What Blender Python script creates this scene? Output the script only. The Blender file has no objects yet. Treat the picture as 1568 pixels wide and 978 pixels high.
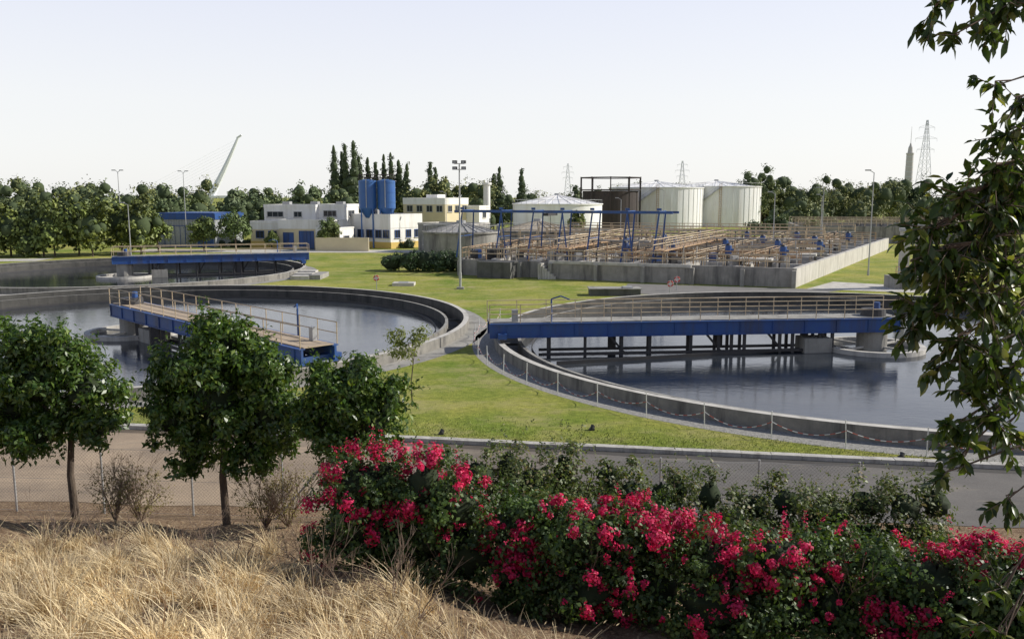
import bpy, math, random
import numpy as np
from mathutils import Vector
rng=np.random.default_rng(7); random.seed(7)
scene=bpy.context.scene
SUN_EL=math.radians(33); SUN_AZ=math.radians(80)   # azimuth clockwise from +Y

# ------------------------------------------------------------------ materials
def _new(name):
    m=bpy.data.materials.new(name); m.use_nodes=True
    nt=m.node_tree; b=nt.nodes['Principled BSDF']; return m,nt,b
def c4(c): return (c[0],c[1],c[2],1)
def noise(nt,scale,detail=6,rough=.6,vec=None):
    n=nt.nodes.new('ShaderNodeTexNoise'); n.inputs['Scale'].default_value=scale
    n.inputs['Detail'].default_value=detail; n.inputs['Roughness'].default_value=rough
    if vec: nt.links.new(vec,n.inputs['Vector'])
    return n.outputs['Fac']
def coord(nt,scale=(1,1,1)):
    t=nt.nodes.new('ShaderNodeTexCoord'); mp=nt.nodes.new('ShaderNodeMapping')
    mp.inputs['Scale'].default_value=scale; nt.links.new(t.outputs['Object'],mp.inputs['Vector'])
    return mp.outputs['Vector']
def ramp(nt,fac,a,b,ca,cb):
    r=nt.nodes.new('ShaderNodeValToRGB'); r.color_ramp.elements[0].position=a; r.color_ramp.elements[1].position=b
    r.color_ramp.elements[0].color=c4(ca); r.color_ramp.elements[1].color=c4(cb); nt.links.new(fac,r.inputs[0]); return r.outputs[0]
def mix(nt,fac,a,b,mode='MIX'):
    m=nt.nodes.new('ShaderNodeMix'); m.data_type='RGBA'; m.blend_type=mode
    for s,v in ((m.inputs[0],fac),(m.inputs[6],a),(m.inputs[7],b)):
        if isinstance(v,(int,float)): s.default_value=v
        elif isinstance(v,tuple): s.default_value=c4(v)
        else: nt.links.new(v,s)
    return m.outputs[2]
def bumpn(nt,b,h,strength,dist=.05):
    n=nt.nodes.new('ShaderNodeBump'); n.inputs['Strength'].default_value=strength; n.inputs['Distance'].default_value=dist
    nt.links.new(h,n.inputs['Height']); nt.links.new(n.outputs[0],b.inputs['Normal'])
def nmat(name,ca,cb=None,scale=1.,rough=.8,bump=.0,bscale=20,metal=0,stain=None,vs=(1,1,1)):
    m,nt,b=_new(name); v=coord(nt,vs)
    if cb is None: cb=tuple(x*.8 for x in ca)
    col=ramp(nt,noise(nt,scale,8,.65,v),.3,.7,ca,cb)
    if stain:
        s=ramp(nt,noise(nt,stain[1],5,.7,coord(nt,(1,1,.12))),.48,.7,(0,0,0),(1,1,1))
        col=mix(nt,s,col,stain[0])
    nt.links.new(col,b.inputs['Base Color']); b.inputs['Roughness'].default_value=rough; b.inputs['Metallic'].default_value=metal
    if bump: bumpn(nt,b,noise(nt,bscale,6,.6,v),bump)
    return m
def leafmat(name,dark,light,trans=.3,rough=.5,cs=1.2,third=None,tint=(1.3,1.35,.6),hue=None):
    m,nt,b=_new(name); g=nt.nodes.new('ShaderNodeNewGeometry')
    col=ramp(nt,g.outputs['Random Per Island'],.0,1.,dark,light)
    if third:
        t=nt.nodes.new('ShaderNodeMath'); t.operation='GREATER_THAN'; t.inputs[1].default_value=.9
        nt.links.new(g.outputs['Random Per Island'],t.inputs[0]); col=mix(nt,t.outputs[0],col,third)
    var=ramp(nt,noise(nt,cs,3,.6,coord(nt)),.3,.7,(.62,.62,.64),(1.3,1.28,1.12))
    col=mix(nt,1.,col,var,'MULTIPLY')
    if hue: col=mix(nt,1.,col,ramp(nt,noise(nt,hue,2,.5,coord(nt)),.38,.62,(.75,.85,.9),(1.35,1.15,.9)),'MULTIPLY')
    nt.links.new(col,b.inputs['Base Color']); b.inputs['Roughness'].default_value=rough
    if trans>0:
        tr=nt.nodes.new('ShaderNodeBsdfTranslucent'); nt.links.new(mix(nt,1.,col,tint,'MULTIPLY'),tr.inputs[0])
        ms=nt.nodes.new('ShaderNodeMixShader'); ms.inputs[0].default_value=trans
        nt.links.new(b.outputs[0],ms.inputs[1]); nt.links.new(tr.outputs[0],ms.inputs[2])
        nt.links.new(ms.outputs[0],nt.nodes['Material Output'].inputs[0])
    return m

CONC=nmat('concrete',(.38,.36,.32),(.27,.26,.23),1.2,.9,.3,30,stain=((.14,.13,.12),.9))
CONCL=nmat('concrete_light',(.60,.57,.51),(.48,.45,.40),.8,.9,.2,30,stain=((.32,.30,.26),1.1))
KERB=nmat('kerb_concrete',(.56,.53,.47),(.38,.36,.32),2.3,.9,.3,30,stain=((.22,.20,.17),1.6))
CONCD=nmat('concrete_dark',(.14,.135,.125),(.09,.09,.08),1.5,.9,.3,25,stain=((.05,.05,.045),1.))
WALLC=nmat('basin_wall_concrete',(.31,.29,.25),(.19,.18,.16),1.6,.9,.4,22,stain=((.08,.075,.07),1.3))
WALLI=nmat('basin_wall_inner_shade',(.10,.095,.085),(.06,.058,.052),1.2,.8,.4,22,stain=((.03,.03,.028),.9))  # inner face: shade painted in as darker concrete, plus wet stains
BLUE=nmat('blue_paint',(.024,.08,.30),(.035,.10,.26),1.5,.45,0,stain=((.05,.065,.13),.8))
BLUEB=nmat('blue_silo_paint',(.035,.12,.38),(.05,.14,.33),.7,.4)
RAIL=nmat('rail_tan',(.64,.51,.33),(.50,.38,.24),3,.5)
RAILO=nmat('rail_ochre',(.52,.35,.20),(.38,.24,.13),2,.6)
STEEL=nmat('galvanised',(.46,.46,.45),(.34,.34,.34),4,.5,metal=.2)
STEELD=nmat('dark_steel',(.04,.04,.045),(.06,.055,.05),3,.6)
RUST=nmat('rust_brown',(.06,.042,.038),(.04,.033,.03),1,.8)
WHITE=nmat('white_wall',(.86,.84,.80),(.79,.77,.73),.6,.8,stain=((.66,.63,.56),.6))
CREAM=nmat('cream_wall',(.72,.62,.40),(.64,.54,.35),.6,.85)
YEL=nmat('yellow_wall',(.70,.50,.16),(.62,.44,.13),.6,.85)
TANKW=nmat('tank_white',(.88,.87,.85),(.82,.81,.79),.25,.6,stain=((.70,.66,.60),.35))
GLASS=nmat('window_glass',(.03,.035,.045),(.05,.055,.065),1,.12)
BARK=nmat('bark',(.16,.12,.085),(.08,.06,.045),8,.95,.6,30,vs=(1,1,.3))
TWIG=nmat('dry_twig',(.24,.17,.12),(.14,.10,.075),5,.9)
GRAVEL=nmat('gravel',(.42,.40,.36),(.15,.145,.13),7,.95,.8,14)
FAR=nmat('far_pylon_white',(.80,.82,.85),(.76,.78,.81),.02,.8)
FARS=nmat('hazed_steel',(.60,.62,.66),(.56,.58,.62),.1,.8)  # pale bluish grey: aerial haze painted into the steel colour
FART=nmat('hazed_tower',(.56,.53,.51),(.49,.47,.47),.05,.8)  # tower tone lightened to carry painted distance haze
RED=nmat('red_plastic',(.62,.05,.03),(.5,.05,.03),4,.5)
WPL=nmat('white_plastic',(.75,.74,.7),(.65,.64,.6),4,.5)
REDROPE=nmat('warning_chain_red',(.50,.10,.06),(.4,.1,.06),4,.6)

def ground_mat():
    m,nt,b=_new('ground_lawn_and_soil'); v=coord(nt)
    g=ramp(nt,noise(nt,.13,7,.6,v),.36,.66,(.19,.27,.05),(.42,.40,.12))
    g2=ramp(nt,noise(nt,3.,8,.75,v),.3,.72,(.48,.54,.44),(1.38,1.3,1.15))
    g=mix(nt,1.,g,g2,'MULTIPLY')
    g3=ramp(nt,noise(nt,18.,4,.8,v),.3,.7,(.58,.62,.5),(1.34,1.3,1.2)); g=mix(nt,1.,g,g3,'MULTIPLY')
    dry=ramp(nt,noise(nt,.32,7,.74,coord(nt,(1,1.6,1))),.47,.68,(0,0,0),(.85,.85,.85))
    g=mix(nt,dry,g,(.44,.38,.17))
    worn=ramp(nt,noise(nt,.11,5,.7,coord(nt,(1.5,1,1))),.60,.68,(0,0,0),(.5,.5,.5)); g=mix(nt,worn,g,(.42,.34,.20))
    s=ramp(nt,noise(nt,2.2,8,.7,v),.3,.7,(.34,.235,.145),(.14,.085,.052))
    s=mix(nt,ramp(nt,noise(nt,14,4,.8,v),.5,.62,(0,0,0),(.8,.8,.8)),s,(.50,.38,.24))
    at=nt.nodes.new('ShaderNodeAttribute'); at.attribute_name='soil'
    col=mix(nt,at.outputs['Fac'],g,s)
    nt.links.new(col,b.inputs['Base Color']); b.inputs['Roughness'].default_value=.95
    b.inputs['Specular IOR Level'].default_value=.1
    bumpn(nt,b,noise(nt,16,8,.8,v),.9,.08); return m
GROUND=ground_mat()
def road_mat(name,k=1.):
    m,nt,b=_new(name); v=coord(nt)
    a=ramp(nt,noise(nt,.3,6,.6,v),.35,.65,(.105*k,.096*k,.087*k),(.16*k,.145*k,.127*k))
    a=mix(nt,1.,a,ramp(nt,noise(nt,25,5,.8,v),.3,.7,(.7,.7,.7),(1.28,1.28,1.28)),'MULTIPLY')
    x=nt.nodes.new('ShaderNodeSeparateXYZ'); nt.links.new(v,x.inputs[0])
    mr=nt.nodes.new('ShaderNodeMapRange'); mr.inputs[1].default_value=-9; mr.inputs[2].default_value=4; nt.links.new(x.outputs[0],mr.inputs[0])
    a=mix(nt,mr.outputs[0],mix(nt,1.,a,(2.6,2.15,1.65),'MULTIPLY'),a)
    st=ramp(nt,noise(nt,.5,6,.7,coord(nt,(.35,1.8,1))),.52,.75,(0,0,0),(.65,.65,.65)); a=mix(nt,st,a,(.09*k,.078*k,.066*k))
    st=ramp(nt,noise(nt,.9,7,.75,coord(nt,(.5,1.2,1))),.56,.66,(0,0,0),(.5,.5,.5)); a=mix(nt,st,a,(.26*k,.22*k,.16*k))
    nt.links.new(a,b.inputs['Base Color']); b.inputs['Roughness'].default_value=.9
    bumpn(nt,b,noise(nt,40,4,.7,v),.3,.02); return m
ROAD=road_mat('road_asphalt'); GUT=road_mat('gutter_shadow_asphalt',.5)  # dark gutter strip: kerb shadow and dirt painted into the asphalt colour
def water_mat():
    m,nt,b=_new('water'); v=coord(nt,(1,1.8,1))
    b.inputs['Roughness'].default_value=.03
    b.inputs['IOR'].default_value=1.36
    st=ramp(nt,noise(nt,.16,6,.65,v),.4,.65,(.018,.024,.034),(.055,.06,.066)); nt.links.new(st,b.inputs['Base Color'])
    h=noise(nt,1.6,6,.62,v); bumpn(nt,b,h,.34,.025); return m
WATER=water_mat()

# ------------------------------------------------------------------ mesh helpers
def link(o,parent=None):
    scene.collection.objects.link(o)
    if parent: o.parent=parent
    return o
def empty(name,parent=None):
    o=bpy.data.objects.new(name,None); o.empty_display_size=.5; return link(o,parent)
def npmesh(name,V,F,mats,mi=None,parent=None,smooth=False):
    V=np.ascontiguousarray(V,dtype=np.float32); F=np.ascontiguousarray(F,dtype=np.int32)
    me=bpy.data.meshes.new(name); k=F.shape[1]
    me.vertices.add(len(V)); me.vertices.foreach_set('co',V.ravel())
    me.loops.add(F.size); me.loops.foreach_set('vertex_index',F.ravel())
    me.polygons.add(len(F)); me.polygons.foreach_set('loop_start',np.arange(0,F.size,k,dtype=np.int32))
    try: me.polygons.foreach_set('loop_total',np.full(len(F),k,dtype=np.int32))
    except Exception: pass
    for m in mats: me.materials.append(m)
    if mi is not None: me.polygons.foreach_set('material_index',np.asarray(mi,dtype=np.int32))
    if smooth: me.polygons.foreach_set('use_smooth',np.ones(len(F),dtype=bool))
    me.update(calc_edges=True); me.validate()
    return link(bpy.data.objects.new(name,me),parent)
class MB:
    def __init__(s): s.v=[];s.f=[];s.m=[];s.mats=[]
    def mi(s,mat):
        if mat not in s.mats: s.mats.append(mat)
        return s.mats.index(mat)
    def add(s,vs,fs,mat):
        o=len(s.v); s.v+= [tuple(x) for x in vs]; k=s.mi(mat)
        for f in fs: s.f.append(tuple(i+o for i in f)); s.m.append(k)
    def box(s,c,size,mat,rz=0):
        hx,hy,hz=[q/2 for q in size]; cr,sr=math.cos(rz),math.sin(rz); vs=[]
        for z in (-hz,hz):
            for x,y in ((-hx,-hy),(hx,-hy),(hx,hy),(-hx,hy)):
                vs.append((c[0]+x*cr-y*sr,c[1]+x*sr+y*cr,c[2]+z))
        s.add(vs,[(3,2,1,0),(4,5,6,7),(0,1,5,4),(1,2,6,5),(2,3,7,6),(3,0,4,7)],mat)
    def beam(s,p,q,w,h,mat):
        p=Vector(p);q=Vector(q);d=(q-p).normalized(); up=Vector((0,0,1))
        if abs(d.z)>.97: up=Vector((0,1,0))
        a=d.cross(up).normalized(); b=a.cross(d)
        vs=[]
        for o in (p,q):
            for i,j in ((-1,-1),(1,-1),(1,1),(-1,1)): vs.append(o+a*(w/2*i)+b*(h/2*j))
        s.add(vs,[(3,2,1,0),(4,5,6,7),(0,1,5,4),(1,2,6,5),(2,3,7,6),(3,0,4,7)],mat)
    def cyl(s,p,q,r1,r2,mat,n=12,caps=True):
        p=Vector(p);q=Vector(q);d=(q-p).normalized(); up=Vector((0,0,1))
        if abs(d.z)>.97: up=Vector((0,1,0))
        a=d.cross(up).normalized(); b=a.cross(d); vs=[]
        for o,r in ((p,r1),(q,r2)):
            for i in range(n):
                t=2*math.pi*i/n; vs.append(o+a*(r*math.cos(t))+b*(r*math.sin(t)))
        fs=[(i,(i+1)%n,n+(i+1)%n,n+i) for i in range(n)]
        if caps: fs+=[tuple(range(n))[::-1],tuple(range(n,2*n))]
        s.add(vs,fs,mat)
    def ring(s,cx,cy,ri,ro,z0,z1,mat,n=160,top=None,inner=None):
        vs=[]
        for i in range(n):
            t=2*math.pi*i/n; c,q=math.cos(t),math.sin(t)
            vs+=[(cx+ri*c,cy+ri*q,z0),(cx+ro*c,cy+ro*q,z0),(cx+ro*c,cy+ro*q,z1),(cx+ri*c,cy+ri*q,z1)]
        f1=[];f2=[];f3=[]
        for i in range(n):
            a=4*i;b=4*((i+1)%n)
            f2.append((a+2,a+3,b+3,b+2)); f1.append((a+1,a+2,b+2,b+1)); f3.append((a+3,a,b,b+3))
        s.add(vs,f1,mat); s.add(vs,f2,top or mat); s.add(vs,f3,inner or mat)
    def disk(s,cx,cy,r,z,mat,n=96,ri=0):
        if ri==0:
            s.add([(cx+r*math.cos(2*math.pi*i/n),cy+r*math.sin(2*math.pi*i/n),z) for i in range(n)],[tuple(range(n))],mat)
        else:
            vs=[]
            for i in range(n):
                t=2*math.pi*i/n; vs+=[(cx+ri*math.cos(t),cy+ri*math.sin(t),z),(cx+r*math.cos(t),cy+r*math.sin(t),z)]
            s.add(vs,[(2*i,2*i+1,(2*i+3)%(2*n),(2*i+2)%(2*n)) for i in range(n)],mat)
    def rail(s,p,q,mat,h=1.1,sp=1.6,r=.03,rails=2,post=None):
        p=Vector(p);q=Vector(q);L=(q-p).length;n=max(1,int(L/sp))
        for i in range(n+1):
            o=p.lerp(q,i/n); s.cyl(o,o+Vector((0,0,h)),r,r,post or mat,5,False)
        for k in range(rails):
            z=Vector((0,0,h*(k+1)/rails)); s.cyl(p+z,q+z,r,r,mat,5,False)
    def build(s,name,parent=None,smooth=False):
        me=bpy.data.meshes.new(name); me.from_pydata(s.v,[],s.f)
        for m in s.mats: me.materials.append(m)
        me.polygons.foreach_set('material_index',s.m)
        if smooth: me.polygons.foreach_set('use_smooth',[True]*len(s.f))
        me.update(); return link(bpy.data.objects.new(name,me),parent)

def unit(a): return a/np.maximum(np.linalg.norm(a,axis=1,keepdims=True),1e-9)
def rnd(n): return unit(rng.normal(size=(n,3)))
def leafgeo(P,D,N,L,W,fold=.15):
    n=len(P); L=np.broadcast_to(L,(n,)).reshape(-1,1); W=np.broadcast_to(W,(n,)).reshape(-1,1)
    S=unit(np.cross(D,N)); N2=np.cross(S,D); mid=P+D*L*.45+N2*W*fold
    V=np.stack([P,mid+S*W*.5,P+D*L-N2*L*.08,mid-S*W*.5],1).reshape(-1,3)
    return V,np.arange(4*n).reshape(-1,4)
def foliage(blobs,nclump,nleaf,cr,L,W,inner=.55,droop=.3,flat=.5,outer=1.):
    B=np.array(blobs,float); w=(B[:,3]*B[:,4]+B[:,4]*B[:,5]+B[:,3]*B[:,5]); w/=w.sum()
    bi=rng.choice(len(B),nclump,p=w); d=rnd(nclump); rr=rng.uniform(inner,outer,(nclump,1))
    cc=B[bi,:3]+d*B[bi,3:]*rr; sz=cr*rng.uniform(.5,1.4,nclump)
    li=rng.integers(0,nclump,nleaf); dl=rnd(nleaf); q=rng.uniform(0,1,(nleaf,1))**.5
    q=q*np.where(rng.random((nleaf,1))<.12,1.45,1)
    P=cc[li]+dl*sz[li][:,None]*q*np.array([1,1,.8])
    N=unit(dl*.6+d[li]*.5+np.array([0,0,flat])+rnd(nleaf)*.7)
    D=unit(np.cross(N,rnd(nleaf))+np.array([0,0,-droop])); s=rng.uniform(.6,1.3,nleaf)
    return leafgeo(P,D,N,L*s,W*s)+(cc,)
def shoots(blobs,n,length,per,L,W,up=.5):
    B=np.array(blobs,float); bi=rng.integers(0,len(B),n); d=rnd(n); d[:,2]=np.abs(d[:,2])*.9+.1; d=unit(d)
    s=B[bi,:3]+d*B[bi,3:]*.9; dr=unit(d+rnd(n)*.5+np.array([0,0,up])); ln=length*rng.uniform(.4,1.2,(n,1))
    k=rng.integers(0,n,n*per); t=rng.uniform(0,1,(n*per,1)); P=s[k]+dr[k]*ln[k]*t+np.array([0,0,-1.])*ln[k]*t*t*.25+rnd(n*per)*.03
    D=unit(dr[k]*.5+rnd(n*per)); N=unit(rnd(n*per)+np.array([0,0,.6])); sc=rng.uniform(.6,1.2,n*per)*(1.1-.5*t[:,0])
    return leafgeo(P,D,N,L*sc,W*sc)
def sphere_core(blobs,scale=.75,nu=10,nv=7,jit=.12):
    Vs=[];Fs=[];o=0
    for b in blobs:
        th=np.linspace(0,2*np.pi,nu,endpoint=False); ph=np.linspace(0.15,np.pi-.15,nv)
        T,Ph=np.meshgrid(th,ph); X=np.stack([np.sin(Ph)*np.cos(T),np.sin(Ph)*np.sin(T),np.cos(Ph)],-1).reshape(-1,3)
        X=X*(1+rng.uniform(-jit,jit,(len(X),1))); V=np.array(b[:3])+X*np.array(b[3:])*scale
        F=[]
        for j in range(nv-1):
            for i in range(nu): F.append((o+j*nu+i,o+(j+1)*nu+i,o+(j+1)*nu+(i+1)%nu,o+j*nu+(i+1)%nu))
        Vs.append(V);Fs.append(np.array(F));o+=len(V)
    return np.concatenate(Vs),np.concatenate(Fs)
def join(parts):
    Vs=[];Fs=[];Ms=[];o=0
    for V,F,m in parts:
        Vs.append(V);Fs.append(F+o);Ms.append(np.full(len(F),m));o+=len(V)
    return np.concatenate(Vs),np.concatenate(Fs),np.concatenate(Ms)

# ------------------------------------------------------------------ terrain
CR=(22.3,52.2,23.4); CL=(-26,58,23.0); CF=(-45,99,20.5)
def sm(x,a,b):
    t=np.clip((np.asarray(x,float)-a)/(b-a),0,1); return t*t*(3-2*t)
def gz(x,y):
    x=np.asarray(x,float);y=np.asarray(y,float)
    s=.30-.065*sm(x,-2.5,2.5); y0=23.2-.07*np.clip(x,-40,40)
    t=y0-y; h=np.where((t>0)&(t<1.5),t*t*s/3,np.where(t>=1.5,(t-.75)*s,0))
    h=np.minimum(h,7.2+.02*np.abs(y))
    n=.09*np.sin(x*1.7+y*.9)+.07*np.sin(x*.8-y*2.1)+.05*np.sin(x*3.1+y*2.7)
    return h+n*sm(t,1,4)
def g1(x,y): return float(gz(x,y))
def axis(a,lim0,lim1):
    a=list(a); d=a[-1]-a[-2]; x=a[-1]
    while x<lim1: d*=1.25; x+=d; a.append(x)
    d=a[1]-a[0]; x=a[0]; pre=[]
    while x>lim0: d*=1.25; x-=d; pre.append(x)
    return np.array(pre[::-1]+a)
ax=axis(np.concatenate([np.arange(-70,-18,.8),np.arange(-18,14,.32),np.arange(14,49,.8)]),-2500,2500)
ay=axis(np.concatenate([np.arange(3,27,.32),np.arange(27,124,.8)]),-300,3500)
X,Y=np.meshgrid(ax,ay); Z=gz(X,Y); nx,ny=len(ax),len(ay)
V=np.stack([X,Y,Z],-1).reshape(-1,3); I=np.arange(nx*ny).reshape(ny,nx)
F=np.stack([I[:-1,:-1],I[:-1,1:],I[1:,1:],I[1:,:-1]],-1).reshape(-1,4)
ins=np.zeros(len(V),bool)
for cx,cy,R in (CR,CL,CF): ins|=(np.hypot(V[:,0]-cx,V[:,1]-cy)<R-.1)
F=F[~ins[F].any(1)]
gr=npmesh('ground',V,F,[GROUND],smooth=True)
at=gr.data.attributes.new('soil','FLOAT','POINT')
vv=np.zeros(len(gr.data.vertices)*3,np.float32); gr.data.vertices.foreach_get('co',vv); vv=vv.reshape(-1,3)
soil=1-sm(vv[:,1]-(23.2-.07*np.clip(vv[:,0],-40,40)),1.0,2.5); at.data.foreach_set('value',soil.astype(np.float32))

def yk(x): return 30.1-.158*x if x>-15 else 32.47+.03*(-15-x)
def y0(x): return 23.2-.07*max(-40,min(40,x))
xs=np.linspace(-70,60,90)
mb=MB(); vs=[];fs=[]
for x in xs: vs+=[(x,y0(x)+.15+.1*math.sin(x*1.3),.012),(x,yk(x)-.17,.012)]
for i in range(len(xs)-1): fs.append((2*i,2*i+2,2*i+3,2*i+1))
mb.add(vs,fs,ROAD); vs=[]
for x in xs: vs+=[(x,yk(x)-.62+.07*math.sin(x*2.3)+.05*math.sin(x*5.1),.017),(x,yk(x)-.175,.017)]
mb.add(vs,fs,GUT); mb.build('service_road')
mb=MB()
x=-70
while x<60:
    q=x+1.0; z=.055+random.uniform(-.008,.008); mb.beam((x+.006,yk(x),z),(q-.006,yk(q),z),.34,.22,KERB); x=q
mb.build('road_kerb')
mb=MB()
mb.add([(-110,113,.02),(-66.5,119,.02),(-66.5,124,.02),(-110,120,.02)],[(0,1,2,3)],CONCL)
mb.add([(-62,138,.024),(-6,136,.024),(-6,143,.024),(-62,146,.024)],[(0,1,2,3)],CONCL)
mb.build('yard_pavement')
mb=MB(); mb.add([(10,78.5,.02),(27,77.8,.02),(32,82,.02),(12,88,.02)],[(0,1,2,3)],nmat('pavement_grey',(.16,.15,.14),(.22,.205,.185),1,.9))
mb.add([(28.8,83,.02),(40,79,.02),(44,83,.02),(34,90,.02)],[(0,1,2,3)],CONCL)
mb.build('paved_yard')

# ------------------------------------------------------------------ clarifier tanks
WZ=-.38
def bridge(parent,cx,cy,ang,R,zt=1.65,deck=CONC,rmat=RAIL,gap=0.):
    d=Vector((math.cos(ang),math.sin(ang),0)); n=Vector((-d.y,d.x,0)); c=Vector((cx,cy,0)); z=Vector((0,0,1))
    mb=MB(); L=R+.6; s=-1.2; gh=.78
    for k in (-1,1):
        p=c+d*s+n*(.95*k); q=c+d*L+n*(.95*k)
        mb.beam(p+z*(zt-gh/2-.05),q+z*(zt-gh/2-.05),.12,gh-.04,BLUE)
        mb.beam(p+z*(zt-.05),q+z*(zt-.05),.34,.06,BLUE); mb.beam(p+z*(zt-gh-.05),q+z*(zt-gh-.05),.30,.06,BLUE)
        i=s
        while i<L: 
            o=c+d*i+n*(1.03*k); mb.beam(o+z*(zt-gh-.02),o+z*(zt-.1),.05,.07,BLUE); i+=2
    mb.build('girders',parent)
    mb=MB(); mb.beam(c+d*s+z*(zt+.01),c+d*L+z*(zt+.01),1.7,.05,deck); mb.build('walkway_deck',parent)
    mb=MB()
    for k in (-1,1): mb.rail(c+d*s+n*(1.05*k)+z*zt,c+d*L+n*(1.05*k)+z*zt,rmat,1.1,1.7,.028,2)
    mb.build('handrails',parent)
    mb=MB(); i=2.8; zb=zt-gh-.05; j=0
    while i<R-2:
        for k in (-1,1):
            o=c+d*(i+.15*k)+n*(.8*k); mb.beam(o+z*(WZ-.3),o+z*zb,.17,.17,STEELD)
        if j%3==0: mb.beam(c+d*i+n*.7+z*(WZ+.2),c+d*(i+.9)+n*.7+z*zb,.12,.12,STEELD)
        if j%4==1: mb.beam(c+d*(i+.4)-n*.8+z*(WZ+.1),c+d*(i+.4)-n*.8+z*(zb-.1),.5,.04,STEELD)
        i+=random.choice((.8,1.7,2.2,2.5)); j+=1
    for k in (-1,1): mb.beam(c+d*2.2+n*(.8*k)+z*(WZ+.16),c+d*(R-2.5)+n*(.8*k)+z*(WZ+.16),.16,.16,STEELD)
    mb.beam(c+d*2.2-n*.2+z*(WZ+.05),c+d*(R-3)+n*3.2+z*(WZ+.05),.06,.3,STEELD)
    mb.build('scraper_frame',parent)
    mb=MB(); o=c+d*(R-.1)
    mb.beam(o-n*1.6+z*.98,o+n*1.6+z*.98,.5,.3,BLUE)
    for k in (-1.4,1.4): mb.cyl(o+n*k-d*.12+z*.8,o+n*k+d*.12+z*.8,.2,.2,STEELD,14)
    mb.box(o+n*.6-d*.8+z*(zt+.4),(.35,.25,.7),STEEL,ang)
    q=c+d*(R-3)+n*1.0; mb.cyl(q+z*zt,q+z*(zt+1.4),.05,.05,BLUE,8); mb.beam(q+z*(zt+1.4),q-d*.5+n*.3+z*(zt+1.6),.08,.08,BLUE); mb.beam(q-d*.5+n*.3+z*(zt+1.6),q-d*1.0+n*.4+z*(zt+1.4),.07,.07,BLUE)
    mb.build('end_carriage',parent)
def clarifier(cx,cy,R,ang,zt=1.65,hw=.6,deck=CONC):
    e=empty('clarifier_tank')
    mb=MB(); mb.ring(cx,cy,R-.35,R,-.9,hw,WALLC,top=CONCL,inner=WALLI); mb.ring(cx,cy,R-1.65,R-1.45,-.9,hw-.3,WALLC,top=CONC,inner=WALLI)
    mb.ring(cx,cy,R-2.35,R-2.31,-.6,WZ+.14,STEELD)
    for i in range(30):
        t=2*math.pi*i/30; mb.beam((cx+(R-.36)*math.cos(t),cy+(R-.36)*math.sin(t),-.1),(cx+(R-1.5)*math.cos(t),cy+(R-1.5)*math.sin(t),-.1),.15,.15,CONCD)
    mb.build('basin_wall',e)
    mb=MB(); mb.disk(cx,cy,R-1.651,WZ,WATER); mb.build('water',e)
    mb=MB(); mb.disk(cx,cy,R-.351,-.5,CONCD,ri=R-1.45); mb.build('launder_channel',e)
    mb=MB(); mb.ring(cx,cy,2.75,3.1,-.9,WZ+.28,CONCL,48); mb.cyl((cx,cy,-.9),(cx,cy,zt-.86),.9,.9,CONC,20)
    mb.cyl((cx,cy,zt+.04),(cx,cy,zt+.45),.75,.7,STEELD,20); mb.cyl((cx+.2,cy,zt+.45),(cx+.2,cy,zt+.85),.2,.18,BLUE,12)
    d=Vector((math.cos(ang),math.sin(ang),0))
    mb.box((cx+d.x*3.9,cy+d.y*3.9-.4,.05),(1.7,1.4,.9),CONC,ang)
    for k in range(4):
        t=ang+k*math.pi/2+.5; mb.beam((cx+.8*math.cos(t),cy+.8*math.sin(t),WZ+.2),(cx+2.8*math.cos(t),cy+2.8*math.sin(t),WZ+.2),.12,.12,CONCL)
    mb.build('centre_pier',e)
    bridge(e,cx,cy,ang,R-.2,zt,deck)
    return e
TAN=nmat('deck_tan',(.46,.36,.25),(.36,.28,.2),1.5,.9)
clarifier(*CR,math.atan2(-2.3,-23.6),1.68)
clarifier(*CL,math.atan2(-16.3,16.2),1.68,deck=TAN)
clarifier(*CF,math.atan2(7,20),2.1,.6)
mb=MB()
mb.disk(CR[0],CR[1],CR[2]+1.35,.006,GRAVEL,120,CR[2]); mb.disk(CL[0],CL[1],CL[2]+1.3,.006,CONC,120,CL[2]); mb.disk(CF[0],CF[1],CF[2]+1.3,.010,CONC,120,CF[2])
mb.build('gravel_margin')
mb=MB(); pr=None; a=math.radians(160)
while a<math.radians(283):
    r=CR[2]+1.25; p=Vector((CR[0]+r*math.cos(a),CR[1]+r*math.sin(a),0)); mb.cyl(p,p+Vector((random.uniform(-.05,.05),random.uniform(-.05,.05),1.05)),.02,.02,WPL,6)
    if pr:
        N=14; pts=[]; sag=random.uniform(.22,.5)
        for i in range(N+1):
            t=i/N; o=pr.lerp(p,t); o.z=.66-sag*4*t*(1-t); pts.append(o)
        for i in range(N): mb.cyl(pts[i],pts[i+1],.016,.016,REDROPE if i%2 else WPL,4,False)
    pr=p; a+=math.radians(6.1)
mb.build('post_and_chain_fence')
def lifebuoy(x,y):
    mb=MB(); mb.cyl((x,y,0),(x,y,1.4),.035,.035,STEEL,8); mb.box((x,y-.05,1.1),(.4,.05,.5),WPL)
    n=20
    for i in range(n):
        a=2*math.pi*i/n;b=2*math.pi*(i+1)/n
        mb.cyl((x+.24*math.cos(a),y-.14,1.1+.24*math.sin(a)),(x+.24*math.cos(b),y-.14,1.1+.24*math.sin(b)),.05,.05,WPL if i%5==0 else RED,8)
    mb.build('lifebuoy_station')
lifebuoy(-13.2,82.8); lifebuoy(14.4,77.4); lifebuoy(15.8,81.5)
mb=MB(); mb.box((9.4,78.0,.3),(4.6,1.8,.6),CONCD); mb.box((9.4,78.0,.64),(4.8,2.0,.08),CONC); mb.box((10.6,78.0,.73),(.9,.9,.1),STEEL); mb.build('concrete_valve_chamber')
mb=MB(); mb.box((-11,86.5,.15),(2.2,1.6,.3),CONCL); mb.box((-11,86.5,.33),(1.0,.8,.06),STEEL); mb.build('manhole_slab')
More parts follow.
